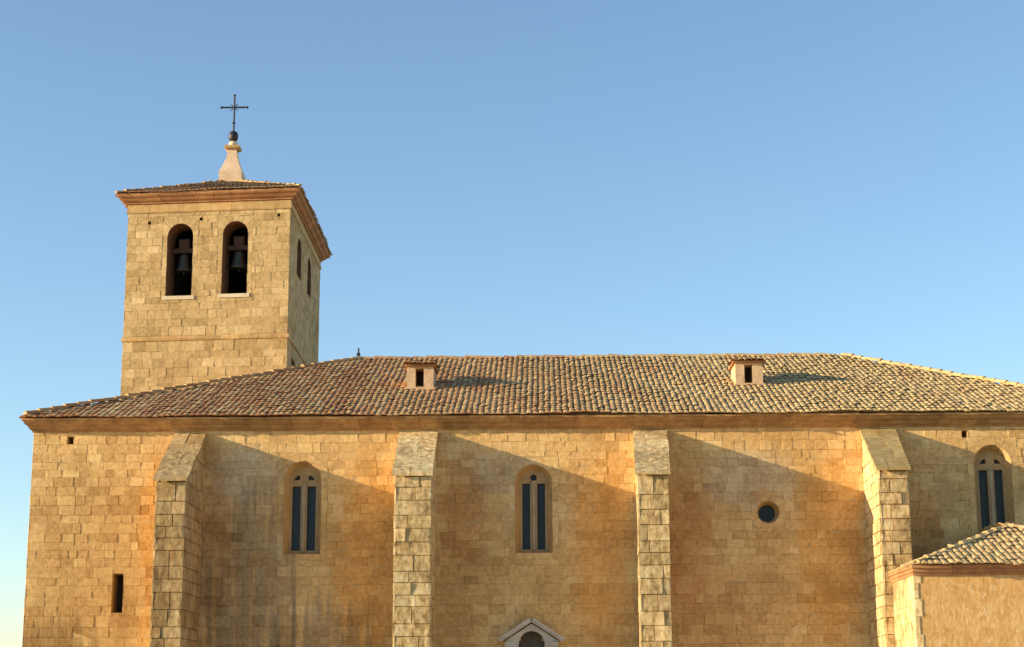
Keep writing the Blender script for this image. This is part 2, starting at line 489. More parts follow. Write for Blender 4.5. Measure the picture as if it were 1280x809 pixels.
def tile_plane(mb, poly, rg, pitch=0.155, row=0.30, r0=0.075, r1=0.065, seg=5, base_mat=0, tile_mat=0):
    """rows of round clay tiles over a planar roof polygon; poly[0]-poly[1] is the eave"""
    poly = [Vector(p) for p in poly]
    A = poly[0]; e = (poly[1] - poly[0]).normalized()
    n = Vector((0, 0, 0))
    for i in range(len(poly)): n += poly[i].cross(poly[(i + 1) % len(poly)])
    n.normalize()
    if n.z < 0: n = -n
    s = n.cross(e).normalized()
    if s.z < 0: s = -s
    q = [((p - A).dot(e), (p - A).dot(s)) for p in poly]
    mb.face([p for p in poly], base_mat, 0.45, n)
    amin, amax = min(x for x, y in q), max(x for x, y in q)
    bmax = max(y for x, y in q)
    def inside(a, b):
        c = False; m = len(q)
        for i in range(m):
            x0, y0 = q[i]; x1, y1 = q[i - 1]
            if (y0 > b) != (y1 > b) and a < (x1 - x0) * (b - y0) / (y1 - y0) + x0: c = not c
        return c
    cols_ = int((amax - amin) / pitch)
    cs = [(math.cos(math.pi * i / seg), math.sin(math.pi * i / seg)) for i in range(seg + 1)]
    ph = rg.uniform(0, 6)
    sag = lambda a, b: 0.016 * math.sin(0.8 * a + ph) + 0.014 * math.sin(1.9 * a + 1.1 * b + 2 * ph) + 0.012
    for i in range(cols_ + 1):
        a = amin + (i + 0.5) * pitch
        coltone = rg.gauss(0, 0.10)
        for j in range(int(bmax / row) + 1):
            b = j * row - 0.06
            if not inside(a, max(b + row * 0.5, 0.02)): continue
            L = row * 1.22
            aa = a + rg.uniform(-0.014, 0.014); tw = rg.uniform(-0.012, 0.012); up = rg.uniform(-0.008, 0.014)
            bb = b + rg.uniform(-0.03, 0.03) - (rg.uniform(0.05, 0.12) if rg.random() < 0.03 else 0)
            up += sag(a, b)
            tn = min(1, max(0, coltone + 0.22 + 0.56 * rg.random() + (rg.choice((-0.3, 0.25)) if rg.random() < 0.12 else 0)))
            f = 0.94 + 0.12 * rg.random()
            lo = [A + e * (aa + r0 * f * c) + s * bb + n * (0.018 + up + r0 * f * 0.42 * z) for c, z in cs]
            hi = [A + e * (aa + tw + r1 * f * c) + s * (bb + L) + n * (0.008 + up * 0.8 + r1 * f * 0.42 * z) for c, z in cs]
            mb.grid([lo, hi], tile_mat, tn, False)
            if j == 0: mb.face(lo, base_mat, 0.1, -s)

def ridge_caps(mb, a, b, rg, r=0.09, L=0.40, lift=0.012):
    a, b = Vector(a), Vector(b); d = (b - a); n_ = max(1, int(d.length / L)); d.normalize()
    side = d.cross(Vector((0, 0, 1))).normalized(); up = side.cross(d).normalized()
    for i in range(n_):
        p = a + d * (i * L); q = p + d * (L * 1.15)
        tn = rg.uniform(0.1, 0.5); z = rg.uniform(-0.012, 0.02)
        ring = lambda c, rr, l: [c + side * (rr * math.cos(math.pi * k / 6)) + up * (rr * math.sin(math.pi * k / 6) + l + z) for k in range(7)]
        lo, hi = ring(p, r, lift), ring(q, r * 0.86, lift - 0.02)
        mb.grid([lo, hi], 0, tn, False)
        mb.face(lo, 1, 0.3)

# ------------------------------------------------------------------ ground
g = MB()
for i in range(32):
    t0, t1 = 2 * math.pi * i / 32, 2 * math.pi * (i + 1) / 32
    g.face([(0, 0, 0), (5000 * math.cos(t0), 5000 * math.sin(t0), 0), (5000 * math.cos(t1), 5000 * math.sin(t1), 0)], 0, 0.5, (0, 0, 1))
go = g.build('ground', M['ground']); go['kind'] = 'structure'

# ------------------------------------------------------------------ the church
X0, X1, Y1 = -13.24, 15.0, 16.6
church = thing('church', 'long ochre ashlar church nave with tiled hipped roof and stepped buttresses', 'church', (0.9, 8.3, 0))
NP = Plane((0, 0, 0), (1, 0, 0), (0, -1, 0))
ZW = 8.66          # wall top, behind the cornice

# openings of the south wall
WIN = [dict(cx=-6.21, z0=5.46, z1=7.12, crown=7.74, two=True), dict(cx=-0.28, z0=5.46, z1=7.16, crown=7.62, two=False), dict(cx=11.47, z0=5.85, z1=7.44, crown=8.06, two=True)]
OCU = (5.70, 6.36)
HW = 0.475          # half width of the splayed opening
holes, rects, outlines = [], [], []
for w in WIN:
    w['outer'] = arch(w['cx'] - HW, w['cx'] + HW, w['z0'] - 0.10, w['crown'])
    w['rect'] = (w['cx'] - HW - 0.16, w['cx'] + HW + 0.16, w['z0'] - 0.26, w['crown'] + 0.20)
    holes.append(w['outer']); rects.append(w['rect'])
oc_out = circle(*OCU, 0.29)
holes.append(oc_out); rects.append((OCU[0] - 0.42, OCU[0] + 0.42, OCU[1] - 0.42, OCU[1] + 0.42))
slit = (-11.02, -10.74, 3.90, 4.88)
holes.append(rect(*slit)); rects.append(slit)
drains = [(-12.36, -12.20, 8.22, 8.42), (10.73, 10.87, 8.25, 8.43)]
for d_ in drains: holes.append(rect(*d_)); rects.append(d_)
portal_u = (-0.80, 0.10); portal_top = 3.52
p_arch = arch(portal_u[0], portal_u[1], -0.1, portal_top)
holes.append(p_arch); rects.append((-0.85, 0.15, -0.3, 3.15)); rects.append((-0.62, -0.08, 3.15, 3.44))

wall = MB()
outer = rect(X0 + 0.018, X1, -0.3, ZW)
holed(wall, NP, outer, holes, -0.0091, 1, 0.3)
ve = courses(-0.25, 8.6, 0.19, 0.29, rng)
stones(wall, NP, X0, X1, ve, (0.20, 0.52), rng, rects)
# dressed stones round each window, laid as voussoirs and jamb blocks
def ring_stones(mb, P, inner, outer, n_mat, rg, d=0.004):
    m = len(inner)
    for i in range(m):
        j = (i + 1) % m
        q = [inner[i], inner[j], outer[j], outer[i]]
        mb.face([P(u, v, d + rg.uniform(-0.004, 0.004)) for u, v in q], n_mat, rg.uniform(0.25, 0.75), P.n)
def project_to_rect(loop, r):
    u0, u1, v0, v1 = r; cu, cv = (u0 + u1) / 2, (v0 + v1) / 2; out = []
    for u, v in loop:
        du, dv = u - cu, v - cv
        t = min((u1 - u0) / 2 / abs(du) if abs(du) > 1e-6 else 1e9, (v1 - v0) / 2 / abs(dv) if abs(dv) > 1e-6 else 1e9)
        out.append((cu + du * t, cv + dv * t))
    return out
for w in WIN:
    holed(wall, NP, rect(*w['rect']), [w['outer']], -0.0088, 1, 0.3)
    u0, u1, v0, v1 = w['rect']; cx = w['cx']; spr = w['crown'] - HW
    # jamb blocks left and right
    for s_ in (-1, 1):
        z = v0
        while z < spr - 0.05:
            h = min(rng.uniform(0.26, 0.4), spr - z)
            a, b = (cx - HW - 0.16, cx - HW) if s_ < 0 else (cx + HW, cx + HW + 0.16)
            stones(wall, NP, a, b, [z, z + h], (0.5, 0.6), rng)
            z += h
    stones(wall, NP, cx - HW, cx + HW, [v0, w['z0'] - 0.10], (0.45, 0.6), rng)
    nv = 9
    for i in range(nv):
        t0, t1 = math.pi * i / nv, math.pi * (i + 1) / nv
        r_i, r_o = HW + 0.004, HW + 0.185
        pts = []
        for t, r in ((t0 + 0.005, r_i), (t1 - 0.005, r_i), (t1 - 0.005, r_o), (t0 + 0.005, r_o)):
            pts.append(NP(cx + r * math.cos(t), spr + r * math.sin(t), 0.002 + rng.uniform(-0.002, 0.002)))
        wall.face(pts, 0, rng.uniform(0.4, 0.65), NP.n)
    # corner pieces outside the arch ring
    for s_ in (-1, 1):
        ang = [math.pi * (0.5 - s_ * 0.5 * k / 6) for k in range(7)] if s_ > 0 else [math.pi * (0.5 + 0.5 * k / 6) for k in range(7)]
        r_o = HW + 0.19
        edge = [(cx + r_o * math.cos(t), spr + r_o * math.sin(t)) for t in ang]
        edge = [(min(max(u, u0), u1), min(v, v1)) for u, v in edge]
        poly = edge + [(u1 if s_ > 0 else u0, v1)]
        wall.face([NP(u, v, 0.0) for u, v in poly], 0, rng.uniform(0.3, 0.7), NP.n)
# round window: wedge stones
r_ = rects[3]
sq = rect(*r_)
holed(wall, NP, sq, [oc_out], -0.0088, 1, 0.3)
nv = 12
for i in range(nv):
    t0, t1 = 2 * math.pi * i / nv + 0.01, 2 * math.pi * (i + 1) / nv - 0.01
    inn = [(OCU[0] + 0.293 * math.cos(t), OCU[1] + 0.293 * math.sin(t)) for t in (t0, t1)]
    out = project_to_rect([(OCU[0] + math.cos(t), OCU[1] + math.sin(t)) for t in (t1, t0)], r_)
    wall.face([NP(u, v, 0.002 + rng.uniform(-0.003, 0.003)) for u, v in inn + out], 0, rng.uniform(0.35, 0.7), NP.n)
# reveals of small openings
for q in [slit] + drains:
    reveal(wall, NP, rect(*q), -0.0, -0.6, 0, 0.5)
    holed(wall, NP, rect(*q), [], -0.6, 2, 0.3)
reveal(wall, NP, p_arch, 0.0, -0.45, 0, 0.5)
# other sides of the nave
WP = Plane((X0, 0, 0), (0, 1, 0), (-1, 0, 0))
holed(wall, WP, rect(0.018, Y1, -0.3, ZW), [], -0.009, 1, 0.3)
stones(wall, WP, 0, Y1, ve, (0.36, 0.75), rng)
EP = Plane((X1, 0, 0), (0, 1, 0), (1, 0, 0))
holed(wall, EP, rect(0.0, Y1, -0.3, ZW), [], -0.009, 1, 0.3)
stones(wall, EP, 0, Y1, ve, (0.4, 0.8), rng)
BP = Plane((0, Y1, 0), (1, 0, 0), (0, 1, 0))
holed(wall, BP, rect(X0, X1, -0.3, ZW), [], 0, 0, 0.4)
wall_o = wall.build('wall', [M['nave'], M['mortar'], M['inside']], church)

# windows
for w in WIN:
    cx, z0, z1, crown = w['cx'], w['z0'], w['z1'], w['crown']
    fr = MB()
    inner = arch(cx - 0.365, cx + 0.365, z0 - 0.04, crown - 0.10)
    reveal(fr, NP, w['outer'], 0.002, -0.27, 0, 0.5, inner)
    frame = fr.build('window_frame', [M['splay']], church)
    tr = MB()
    lw = 0.225 if w['two'] else 0.20; gap = 0.165 if w['two'] else 0.185
    lan = []
    for s_ in (-1, 1):
        a = cx + s_ * gap / 2; b = a + s_ * lw
        lan.append(rect(min(a, b), max(a, b), z0, z1))
    tops = []
    if w['two']:
        for s_ in (-1, 1):
            c0 = cx + s_ * (gap / 2 + 0.085)
            loop = [(c0 + s_ * 0.10, z1 + 0.16), (c0 + s_ * 0.085, z1 + 0.20), (c0 + s_ * 0.02, z1 + 0.27), (c0 - s_ * 0.055, z1 + 0.28), (c0 - s_ * 0.06, z1 + 0.16)]
            tops.append(loop if s_ < 0 else loop)
    else:
        tops.append(circle(cx, z1 + 0.15, 0.085, 12))
    holed(tr, NP, inner, lan + tops, -0.265, 0, 0.5)
    for lp in lan + tops: reveal(tr, NP, lp, -0.265, -0.38, 0, 0.5)
    # round colonnette standing on the front of the mullion
    tr.tube(NP(cx, z0 - 0.02, -0.265), NP(cx, z1 + 0.02, -0.265), 0.05, 12, 1)
    tr.lathe(NP(cx, z1 - 0.02, -0.265), [(0.06, 0), (0.085, 0.05), (0.085, 0.08)], 12, 1)
    win = tr.build('window', [M['tracery'], M['mullion']], church)
    pn = MB()
    holed(pn, NP, inner, [], -0.37, 0, 0.5)
    pn.build('pane', M['glass'], win)
    frame.parent = win; frame.location = (0, 0, 0)

ow = MB()
oi = circle(*OCU, 0.215)
reveal(ow, NP, oc_out, 0.002, -0.30, 0, 0.5, oi)
reveal(ow, NP, oi, -0.30, -0.38, 0, 0.5)
owo = ow.build('round_window', M['trim'], church)
op = MB(); holed(op, NP, circle(*OCU, 0.216), [], -0.36); op.build('pane', M['glass'], owo)

# portal
pt = MB()
for u0, u1 in ((-1.0, -0.80), (0.10, 0.30)):
    pt.box(u0, u1, -0.14, 0.02, -0.1, 3.02)
    pt.box(u0 - 0.03, u1 + 0.03, -0.17, 0.02, 3.022, 3.12)
    pt.box(u0 - 0.04, u1 + 0.04, -0.18, 0.02, -0.1, 0.45)
PP = Plane((0, -0.10, 0), (1, 0, 0), (0, -1, 0))
arc = [(-0.35 + 0.33 * math.cos(math.pi * (1 - i / 12)), 3.07 + 0.33 * math.sin(math.pi * i / 12)) for i in range(13)]
inner_line = [(-0.68, -0.1)] + arc + [(-0.02, -0.1)]
top_poly = [(-0.80, -0.1)] + inner_line + [(0.10, -0.1), (0.10, 3.122), (0.30, 3.122), (0.30, 3.16), (-0.35, 3.58), (-1.0, 3.16), (-1.0, 3.122), (-0.80, 3.122)]
loop3 = [Vector((u, v, 0)) for u, v in top_poly]
for tri in tessellate_polygon([loop3]):
    pt.face([PP(loop3[i].x, loop3[i].y) for i in tri], 0, 0.5, PP.n)
pt.grid([[PP(u, v, 0) for u, v in inner_line], [PP(u, v, -0.5) for u, v in inner_line]], 0, 0.5, False)
for s_ in (-1, 1):
    a = Vector((-0.35 + s_ * 0.78, -0.24, 3.12)); b = Vector((-0.35, -0.24, 3.62))
    dr = (b - a); nn = Vector((-dr.z, 0, dr.x)).normalized()
    if nn.z < 0: nn = -nn
    pt.obox(a, dr, (0, 0.26, 0), nn * 0.05)
    pt.obox(a + nn * 0.052 + Vector((0, -0.05, 0)), dr, (0, 0.31, 0), nn * 0.05)
por = pt.build('portal', M['portal'], church)
dm = MB()
for u0, u1 in ((-0.80, -0.354), (-0.346, 0.10)):
    dm.box(u0, u1, 0.40, 0.46, -0.1, 3.6)
    for k in range(3): dm.box(u0 + 0.06 + k * 0.125, u0 + 0.14 + k * 0.125, 0.385, 0.40, 0.1, 3.1)
dm.build('door', M['door'], por)

# cornice
plan = [(X0, 0), (X1, 0), (X1, Y1), (X0, Y1)]
cw = [1.0, 0.7, 1.0, 0.5]
cm = MB()
prof = [(-0.05, 8.535), (0.05, 8.535), (0.06, 8.57), (0.13, 8.59), (0.19, 8.64), (0.20, 8.67), (0.28, 8.69), (0.34, 8.73), (0.36, 8.77), (0.42, 8.78), (0.43, 8.835), (0.0, 8.84)]
cornice_mesh(cm, plan, prof, cw, 0, 0.8, 0.008)
cm.build('cornice', M['cornice'], church)

# roof
ZE = 8.855
EV = offset_poly(plan, [0.46 * w for w in cw])
E0, E1, E2, E3 = [Vector((p.x, p.y, ZE)) for p in EV]
RA, RB = Vector((-5.62, 8.3, 12.02)), Vector((9.0, 8.3, 12.04))
rf = MB()
rt = random.Random(11)
tile_plane(rf, [E0, E1, RB, RA], rt)
tile_plane(rf, [E1, E2, RB], rt)
tile_plane(rf, [E3, E0, RA], rt)
tile_plane(rf, [E2, E3, RA, RB], rt)
ridge_caps(rf, RA, RB, rt)
ridge_caps(rf, E0 + Vector((0.1, 0.1, 0.05)), RA, rt, lift=0.05)
ridge_caps(rf, E1 + Vector((-0.1, 0.1, 0.05)), RB, rt, lift=0.05)
ridge_caps(rf, E3, RA, rt); ridge_caps(rf, E2, RB, rt)
roof = rf.build('roof', [M['tile'], M['mortar']], church)
slope = (RA.z - ZE) / (RA.y - E0.y)
roof_z = lambda y: ZE + slope * (y - E0.y)

# roof vents (little masonry lucarnes)
for k, (vx0, vx1, vy) in enumerate(((-3.80, -3.06, 3.05), (5.34, 6.10, 3.30))):
    z0 = roof_z(vy); zt = z0 + 0.66; yb = vy + 1.15
    d_ = MB()
    LP = Plane((0, vy, 0), (1, 0, 0), (0, -1, 0))
    c = (vx0 + vx1) / 2
    op_ = rect(c - 0.13, c + 0.10, z0 + 0.09, zt - 0.05)
    holed(d_, LP, rect(vx0, vx1, z0 - 0.3, zt), [op_], 0, 0)
    reveal(d_, LP, op_, 0, -0.5, 0)
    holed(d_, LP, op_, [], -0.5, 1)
    for sx, nx in ((vx0, -1), (vx1, 1)):
        d_.face([(sx, vy, z0 - 0.3), (sx, yb, z0 - 0.3), (sx, yb, zt), (sx, vy, zt)], 0, 0.5, (nx, 0, 0))
    d_.face([(vx0, yb, z0), (vx1, yb, z0), (vx1, yb, zt), (vx0, yb, zt)], 0, 0.5, (0, 1, 0))
    d_.box(vx0 - 0.06, vx1 + 0.06, vy - 0.08, vy + 0.0, z0 - 0.02, z0 + 0.06, 0)
    d_.box(vx0 - 0.07, vx1 + 0.07, vy - 0.09, yb, zt + 0.002, zt + 0.05, 2)
    # a small tiled shed roof over it
    tile_plane(d_, [(vx0 - 0.10, vy - 0.16, zt + 0.054), (vx1 + 0.10, vy - 0.16, zt + 0.054), (vx1 + 0.10, yb + 0.2, zt + 0.20), (vx0 - 0.10, yb + 0.2, zt + 0.20)], rt, 0.18, 0.32, tile_mat=3, base_mat=2)
    d_.build('roof_vent', [M['plaster'], M['inside'], M['cornice_brick'], M['tile_lichen']], roof)
# small iron spike at the west end of the ridge
sp = MB(); sp.tube(RA + Vector((-0.1, 0, 0.02)), RA + Vector((-0.1, 0, 0.36)), 0.028, 8); sp.lathe(RA + Vector((-0.1, 0, 0.12)), [(0.05, 0), (0.07, 0.05), (0.03, 0.1)], 8)
sp.build('ridge_spike', M['iron'], roof)

# buttresses
BT = [dict(f=(-9.47, -8.73), b=(-9.50, -8.78), zf=6.93, m='buttress_grey', cap='buttress_grey', lab='buttress with a grey sloping cap beside the orange stained west bay'),
      dict(f=(-3.65, -2.75), b=(-3.68, -2.79), zf=7.02, m='buttress', cap='buttress', lab='pale worn buttress between the two twin-lancet windows'),
      dict(f=(2.25, 3.01), b=(2.34, 3.12), zf=7.02, m='buttress', cap='buttress', lab='pale patchy buttress left of the round window'),
      dict(f=(8.08, 8.80), b=(8.16, 8.98), zf=7.09, m='buttress', cap='cap_lichen', lab='buttress with a yellow lichened cap behind the annex corner')]
PROJ, ZB = 2.40, 8.43
for k, b in enumerate(BT):
    rg = random.Random(100 + k)
    mb = MB()
    (f0, f1), (b0, b1), zf = b['f'], b['b'], b['zf']
    vs2 = courses(-0.25, zf, 0.26, 0.42, rg)
    FP = Plane((0, -PROJ, 0), (1, 0, 0), (0, -1, 0))
    jit = 0.011
    top_h = courses(zf, ZB + 0.3, 0.3, 0.4, rg)[1:]
    # core
    core_f = [(f0 + 0.04, -PROJ + 0.04), (f1 - 0.04, -PROJ + 0.04), (b1 - 0.04, 0.1), (b0 + 0.04, 0.1)]
    lowr = [(x, y, -0.3) for x, y in core_f]
    topr = [(core_f[0][0], core_f[0][1], zf), (core_f[1][0], core_f[1][1], zf), (core_f[2][0], core_f[2][1], ZB), (core_f[3][0], core_f[3][1], ZB)]
    mb.grid([lowr, topr], 1, 0.3, True, True)
    stones(mb, FP, f0, f1, vs2, (0.30, 0.62), rg, (), 0.010, 0.044, jit, 0.009, None, 0, 0.16, (0.0, 1.0))
    for (fx, bx, sgn) in ((f0, b0, -1), (f1, b1, 1)):
        t = Vector((bx - fx, PROJ, 0)); ln = t.length; t.normalize()
        n = Vector((t.y, -t.x, 0)) * sgn
        SP = Plane((fx, -PROJ, 0), t, n)
        tp = lambda u, ln=ln: zf + (ZB - zf) * max(0, u) / ln
        stones(mb, SP, 0, ln, vs2 + top_h, (0.35, 0.8), rg, (), 0.010, 0.044, 0.010, 0.005, tp, 0, 0.03, (0.2, 1.0))
    bo = mb.build('buttress', [M[b['m']], M['mortar']], church)
    bo['label'] = b['lab']
    cp = MB()
    ov, th = 0.05, 0.07
    n_seg = 4
    def slab(t, z_off, o, frac=1.0):
        y = -PROJ - o + (PROJ + o) * t
        xa = f0 + (b0 - f0) * t - ov; xb = f1 + (b1 - f1) * t + ov
        z = zf + (ZB - zf) * t + z_off
        return xa, xb, y, z
    for i in range(n_seg):
        t0, t1 = i / n_seg, (i + 1) / n_seg - 0.006
        up = rg.uniform(0.0, 0.014)
        cut = rg.uniform(0.3, 0.7)
        for k0, k1 in ((0.0, cut - 0.008), (cut, 1.0)):
            ra = []; up = rg.uniform(-0.004, 0.014); w0 = rg.uniform(-0.012, 0.012)
            for t in (t0, t1):
                xa, xb, y, z = slab(t, 0, 0.13)
                pa = xa + (xb - xa) * k0 + (w0 if k0 == 0 else 0); pb = xa + (xb - xa) * k1 + (w0 if k1 == 1 else 0)
                ra.append([(pa, y, z + 0.004), (pb, y, z + 0.004), (pb, y, z + th + up), (pa, y, z + th + up)])
            cp.grid(ra, 0, rg.uniform(0.35, 1.0), True, True)
    cp.build('sloping_cap', M[b['cap']], bo)

# ------------------------------------------------------------------ bell tower
tower = thing('bell_tower', 'square honey stone bell tower with two arched openings and low tiled roof', 'tower', (-10.9, 14.2, 0))
TFL, TFR = Vector((-13.57, 10.38, 0)), Vector((-8.17, 9.88, 0))
TBR = Vector((-8.24, 18.1, 0)); TBL = TFL + (TBR - TFR)
ZC0, ZC1 = 17.36, 18.0
tf_dir = (TFR - TFL); TW = tf_dir.length; tf_dir.normalize()
te_dir = (TBR - TFR); TD = te_dir.length; te_dir.normalize()
FPt = Plane(TFL, tf_dir, (tf_dir.y, -tf_dir.x, 0))
EPt = Plane(TFR, te_dir, (te_dir.y, -te_dir.x, 0))
WPt = Plane(TFL, te_dir, (-te_dir.y, te_dir.x, 0))
BPt = Plane(TBL, tf_dir, (-tf_dir.y, tf_dir.x, 0))
uf = lambda x: (x - TFL.x) / tf_dir.x
ue = lambda y: (y - TFR.y) / te_dir.y
tw = MB()
B1 = (uf(-12.22), uf(-11.37), 14.53, 16.96)
B2 = (uf(-10.38), uf(-9.55), 14.55, 16.98)
W1 = (ue(11.75), ue(12.75), 15.62, 16.95)
W2 = (ue(14.45), ue(15.45), 15.62, 16.95)
put = [(uf(x) - 0.045, uf(x) + 0.045, z - 0.06, z + 0.04) for x, z in ((-12.85, 17.02), (-11.13, 17.10), (-9.75, 17.12), (-8.55, 17.15))]
ehole = (ue(10.9), ue(11.9), 12.40, 12.62)
fh = [arch(*B1), arch(*B2)] + [rect(*p) for p in put]
eh = [arch(*W1), arch(*W2), rect(*ehole)]
TH = 0.85
vt = courses(7.0, 13.06, 0.2, 0.3, rng)
vt2 = courses(13.22, ZC0 + 0.1, 0.2, 0.3, rng)
holed(tw, FPt, rect(0.018, TW - 0.018, -0.3, ZC1 - 0.1), fh, -0.009, 1, 0.3)
holed(tw, EPt, rect(0.018, TD - 0.018, -0.3, ZC1 - 0.1), eh, -0.009, 1, 0.3)
holed(tw, WPt, rect(0.018, TD - 0.018, -0.3, ZC1 - 0.1), [], -0.009, 1, 0.3)
holed(tw, BPt, rect(0.018, TW - 0.018, -0.3, ZC1 - 0.1), [], -0.009, 1, 0.3)
pad = 0.17
def clip_rect(q): return (q[0] - pad, q[1] + pad, q[2] - 0.12, q[3] + pad)
for vv in (vt, vt2):
    stones(tw, FPt, 0, TW, vv, (0.2, 0.5), rng, [clip_rect(B1), clip_rect(B2)] + put)
    stones(tw, EPt, 0, TD, vv, (0.2, 0.5), rng, [clip_rect(W1), clip_rect(W2), ehole])
    stones(tw, WPt, 0, TD, vv, (0.4, 0.8), rng)
    stones(tw, BPt, 0, TW, vv, (0.4, 0.8), rng)
for P, q in ((FPt, B1), (FPt, B2), (EPt, W1), (EPt, W2)):
    lp = arch(*q)
    cr = clip_rect(q)
    cu = (q[0] + q[1]) / 2; rr = (q[1] - q[0]) / 2; spr = q[3] - rr
    for a, b in ((cr[0], q[0]), (q[1], cr[1])):
        stones(tw, P, a, b, courses(q[2], spr, 0.28, 0.4, rng), (0.5, 0.6), rng)
    holed(tw, P, [(cr[0], spr), (cr[1], spr), (cr[1], cr[3]), (cr[0], cr[3])], [], -0.017, 1) if False else None
    nv = 9
    for i in range(nv):
        t0, t1 = math.pi * i / nv + 0.006, math.pi * (i + 1) / nv - 0.006
        inn = [(cu + (rr + 0.004) * math.cos(t), spr + (rr + 0.004) * math.sin(t)) for t in (t0, t1)]
        ctr_rect = (cr[0], cr[1], spr - (cr[3] - spr), cr[3])
        out = project_to_rect([(cu + math.cos(t), spr + math.sin(t)) for t in (t1, t0)], ctr_rect)
        tw.face([P(u, v, 0.003 + rng.uniform(-0.004, 0.004)) for u, v in inn + out], 0, rng.uniform(0.3, 0.8), P.n)
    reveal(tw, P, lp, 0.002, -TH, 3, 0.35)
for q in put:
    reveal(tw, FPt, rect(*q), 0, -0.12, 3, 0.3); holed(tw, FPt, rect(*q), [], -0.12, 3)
reveal(tw, EPt, rect(*ehole), 0, -0.4, 0, 0.3); holed(tw, EPt, rect(*ehole), [], -0.4, 2)
# belfry room
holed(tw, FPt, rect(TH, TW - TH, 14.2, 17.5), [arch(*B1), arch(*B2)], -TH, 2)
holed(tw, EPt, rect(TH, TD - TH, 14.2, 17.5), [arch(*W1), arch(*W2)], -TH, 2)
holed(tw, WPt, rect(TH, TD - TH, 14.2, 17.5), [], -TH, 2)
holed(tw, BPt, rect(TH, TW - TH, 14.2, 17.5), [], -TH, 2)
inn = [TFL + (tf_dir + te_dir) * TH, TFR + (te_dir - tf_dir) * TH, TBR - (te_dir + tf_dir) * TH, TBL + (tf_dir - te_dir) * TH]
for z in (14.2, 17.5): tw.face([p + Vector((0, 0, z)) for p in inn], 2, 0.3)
tw.build('wall', [M['tower'], M['mortar'], M['inside'], M['jamb']], tower)
tplan = [TFL, TFR, TBR, TBL]
sc_ = MB()
cornice_mesh(sc_, tplan, [(-0.04, 13.06), (0.03, 13.06), (0.045, 13.10), (0.05, 13.17), (0.02, 13.20), (-0.04, 13.22)], [1, 1, 1, 1], 0, 0.7, 0.006)
sc_.build('string_course', M['trim'], tower)
ss = MB()
for q in (B1, B2):
    ss.obox(FPt(q[0] - 0.10, q[2] - 0.12, -0.30), FPt.t * (q[1] - q[0] + 0.20), FPt.n * 0.335, (0, 0, 0.122))
    so = ss.build('sill', M['sill'], tower); ss = MB()
tc_ = MB()
cornice_mesh(tc_, tplan, [(-0.04, 17.34), (0.03, 17.34), (0.045, 17.38), (0.045, 17.42), (0.02, 17.43), (0.02, 17.635), (-0.04, 17.64)], [1] * 4, 0, 0.6, 0.005)
tc_.build('frieze', M['trim'], tower)
tc_ = MB()
cornice_mesh(tc_, tplan, [(0.0, 17.645), (0.07, 17.645), (0.08, 17.70), (0.15, 17.72), (0.20, 17.77), (0.22, 17.81), (0.28, 17.83), (0.32, 17.87), (0.34, 17.94), (0, 17.95)], [1] * 4, 0, 0.6, 0.006)
tc_.build('cornice', M['cornice_brick'], tower)
tr_ = MB()
TE = [Vector((p.x, p.y, 17.962)) for p in offset_poly(tplan, [0.35] * 4)]
apex = (TE[0] + TE[1] + TE[2] + TE[3]) / 4; apex.z = 19.6
rt2 = random.Random(5)
for i in range(4): tile_plane(tr_, [TE[i], TE[(i + 1) % 4], apex], rt2, 0.14, 0.26, 0.058, 0.052)
for i in range(4): ridge_caps(tr_, TE[i] + Vector((0, 0, 0.01)), apex, rt2, r=0.07, lift=0.01)
tr_.build('roof', [M['tile_tower'], M['mortar']], tower)
fn = MB()
ax, ay = apex.x, apex.y
def sq_ring(h, z): return [(ax - h, ay - h, z), (ax + h, ay - h, z), (ax + h, ay + h, z), (ax - h, ay + h, z)]
fn.grid([sq_ring(h, z) for h, z in ((0.40, 19.4), (0.40, 19.86), (0.36, 19.95), (0.27, 20.17), (0.20, 20.40), (0.16, 20.62), (0.15, 20.72))], 0, 0.5, True, True)
fn.grid([sq_ring(h, z) for h, z in ((0.20, 20.722), (0.265, 20.77), (0.265, 20.85), (0.20, 20.88))], 1, 0.5, True, True)
fn.lathe((ax, ay, 20.882), [(0.17, 0.0), (0.16, 0.1), (0.11, 0.17)], 16)
pin = fn.build('pinnacle', [M['finial'], M['trim']], tower)
fb = MB(); fb.lathe((ax, ay, 21.05), [(0.06, 0), (0.13, 0.04), (0.165, 0.12), (0.175, 0.2), (0.165, 0.28), (0.12, 0.36), (0.05, 0.40)], 20)
fb.build('ball', M['lead'], pin, True)
fc = MB()
zc = 22.33
fc.tube((ax, ay, 21.44), (ax, ay, 22.76), 0.034, 10)
fc.tube((ax - 0.44, ay, zc), (ax + 0.44, ay, zc), 0.032, 10)
for p in ((ax - 0.46, ay, zc), (ax + 0.46, ay, zc), (ax, ay, 22.78)):
    fc.lathe((p[0], p[1], p[2] - 0.05), [(0.01, 0), (0.05, 0.03), (0.05, 0.07), (0.01, 0.1)], 10)
fc.lathe((ax, ay, 21.7), [(0.035, 0), (0.06, 0.04), (0.035, 0.08)], 10)
for a, b in (((-1, -1)), ((1, -1)), ((1, 1)), ((-1, 1))):
    fc.tube((ax + a * 0.04, ay, zc + b * 0.04), (ax + a * 0.13, ay, zc + b * 0.13), 0.014, 6)
fc.build('iron_cross', M['iron'], pin)

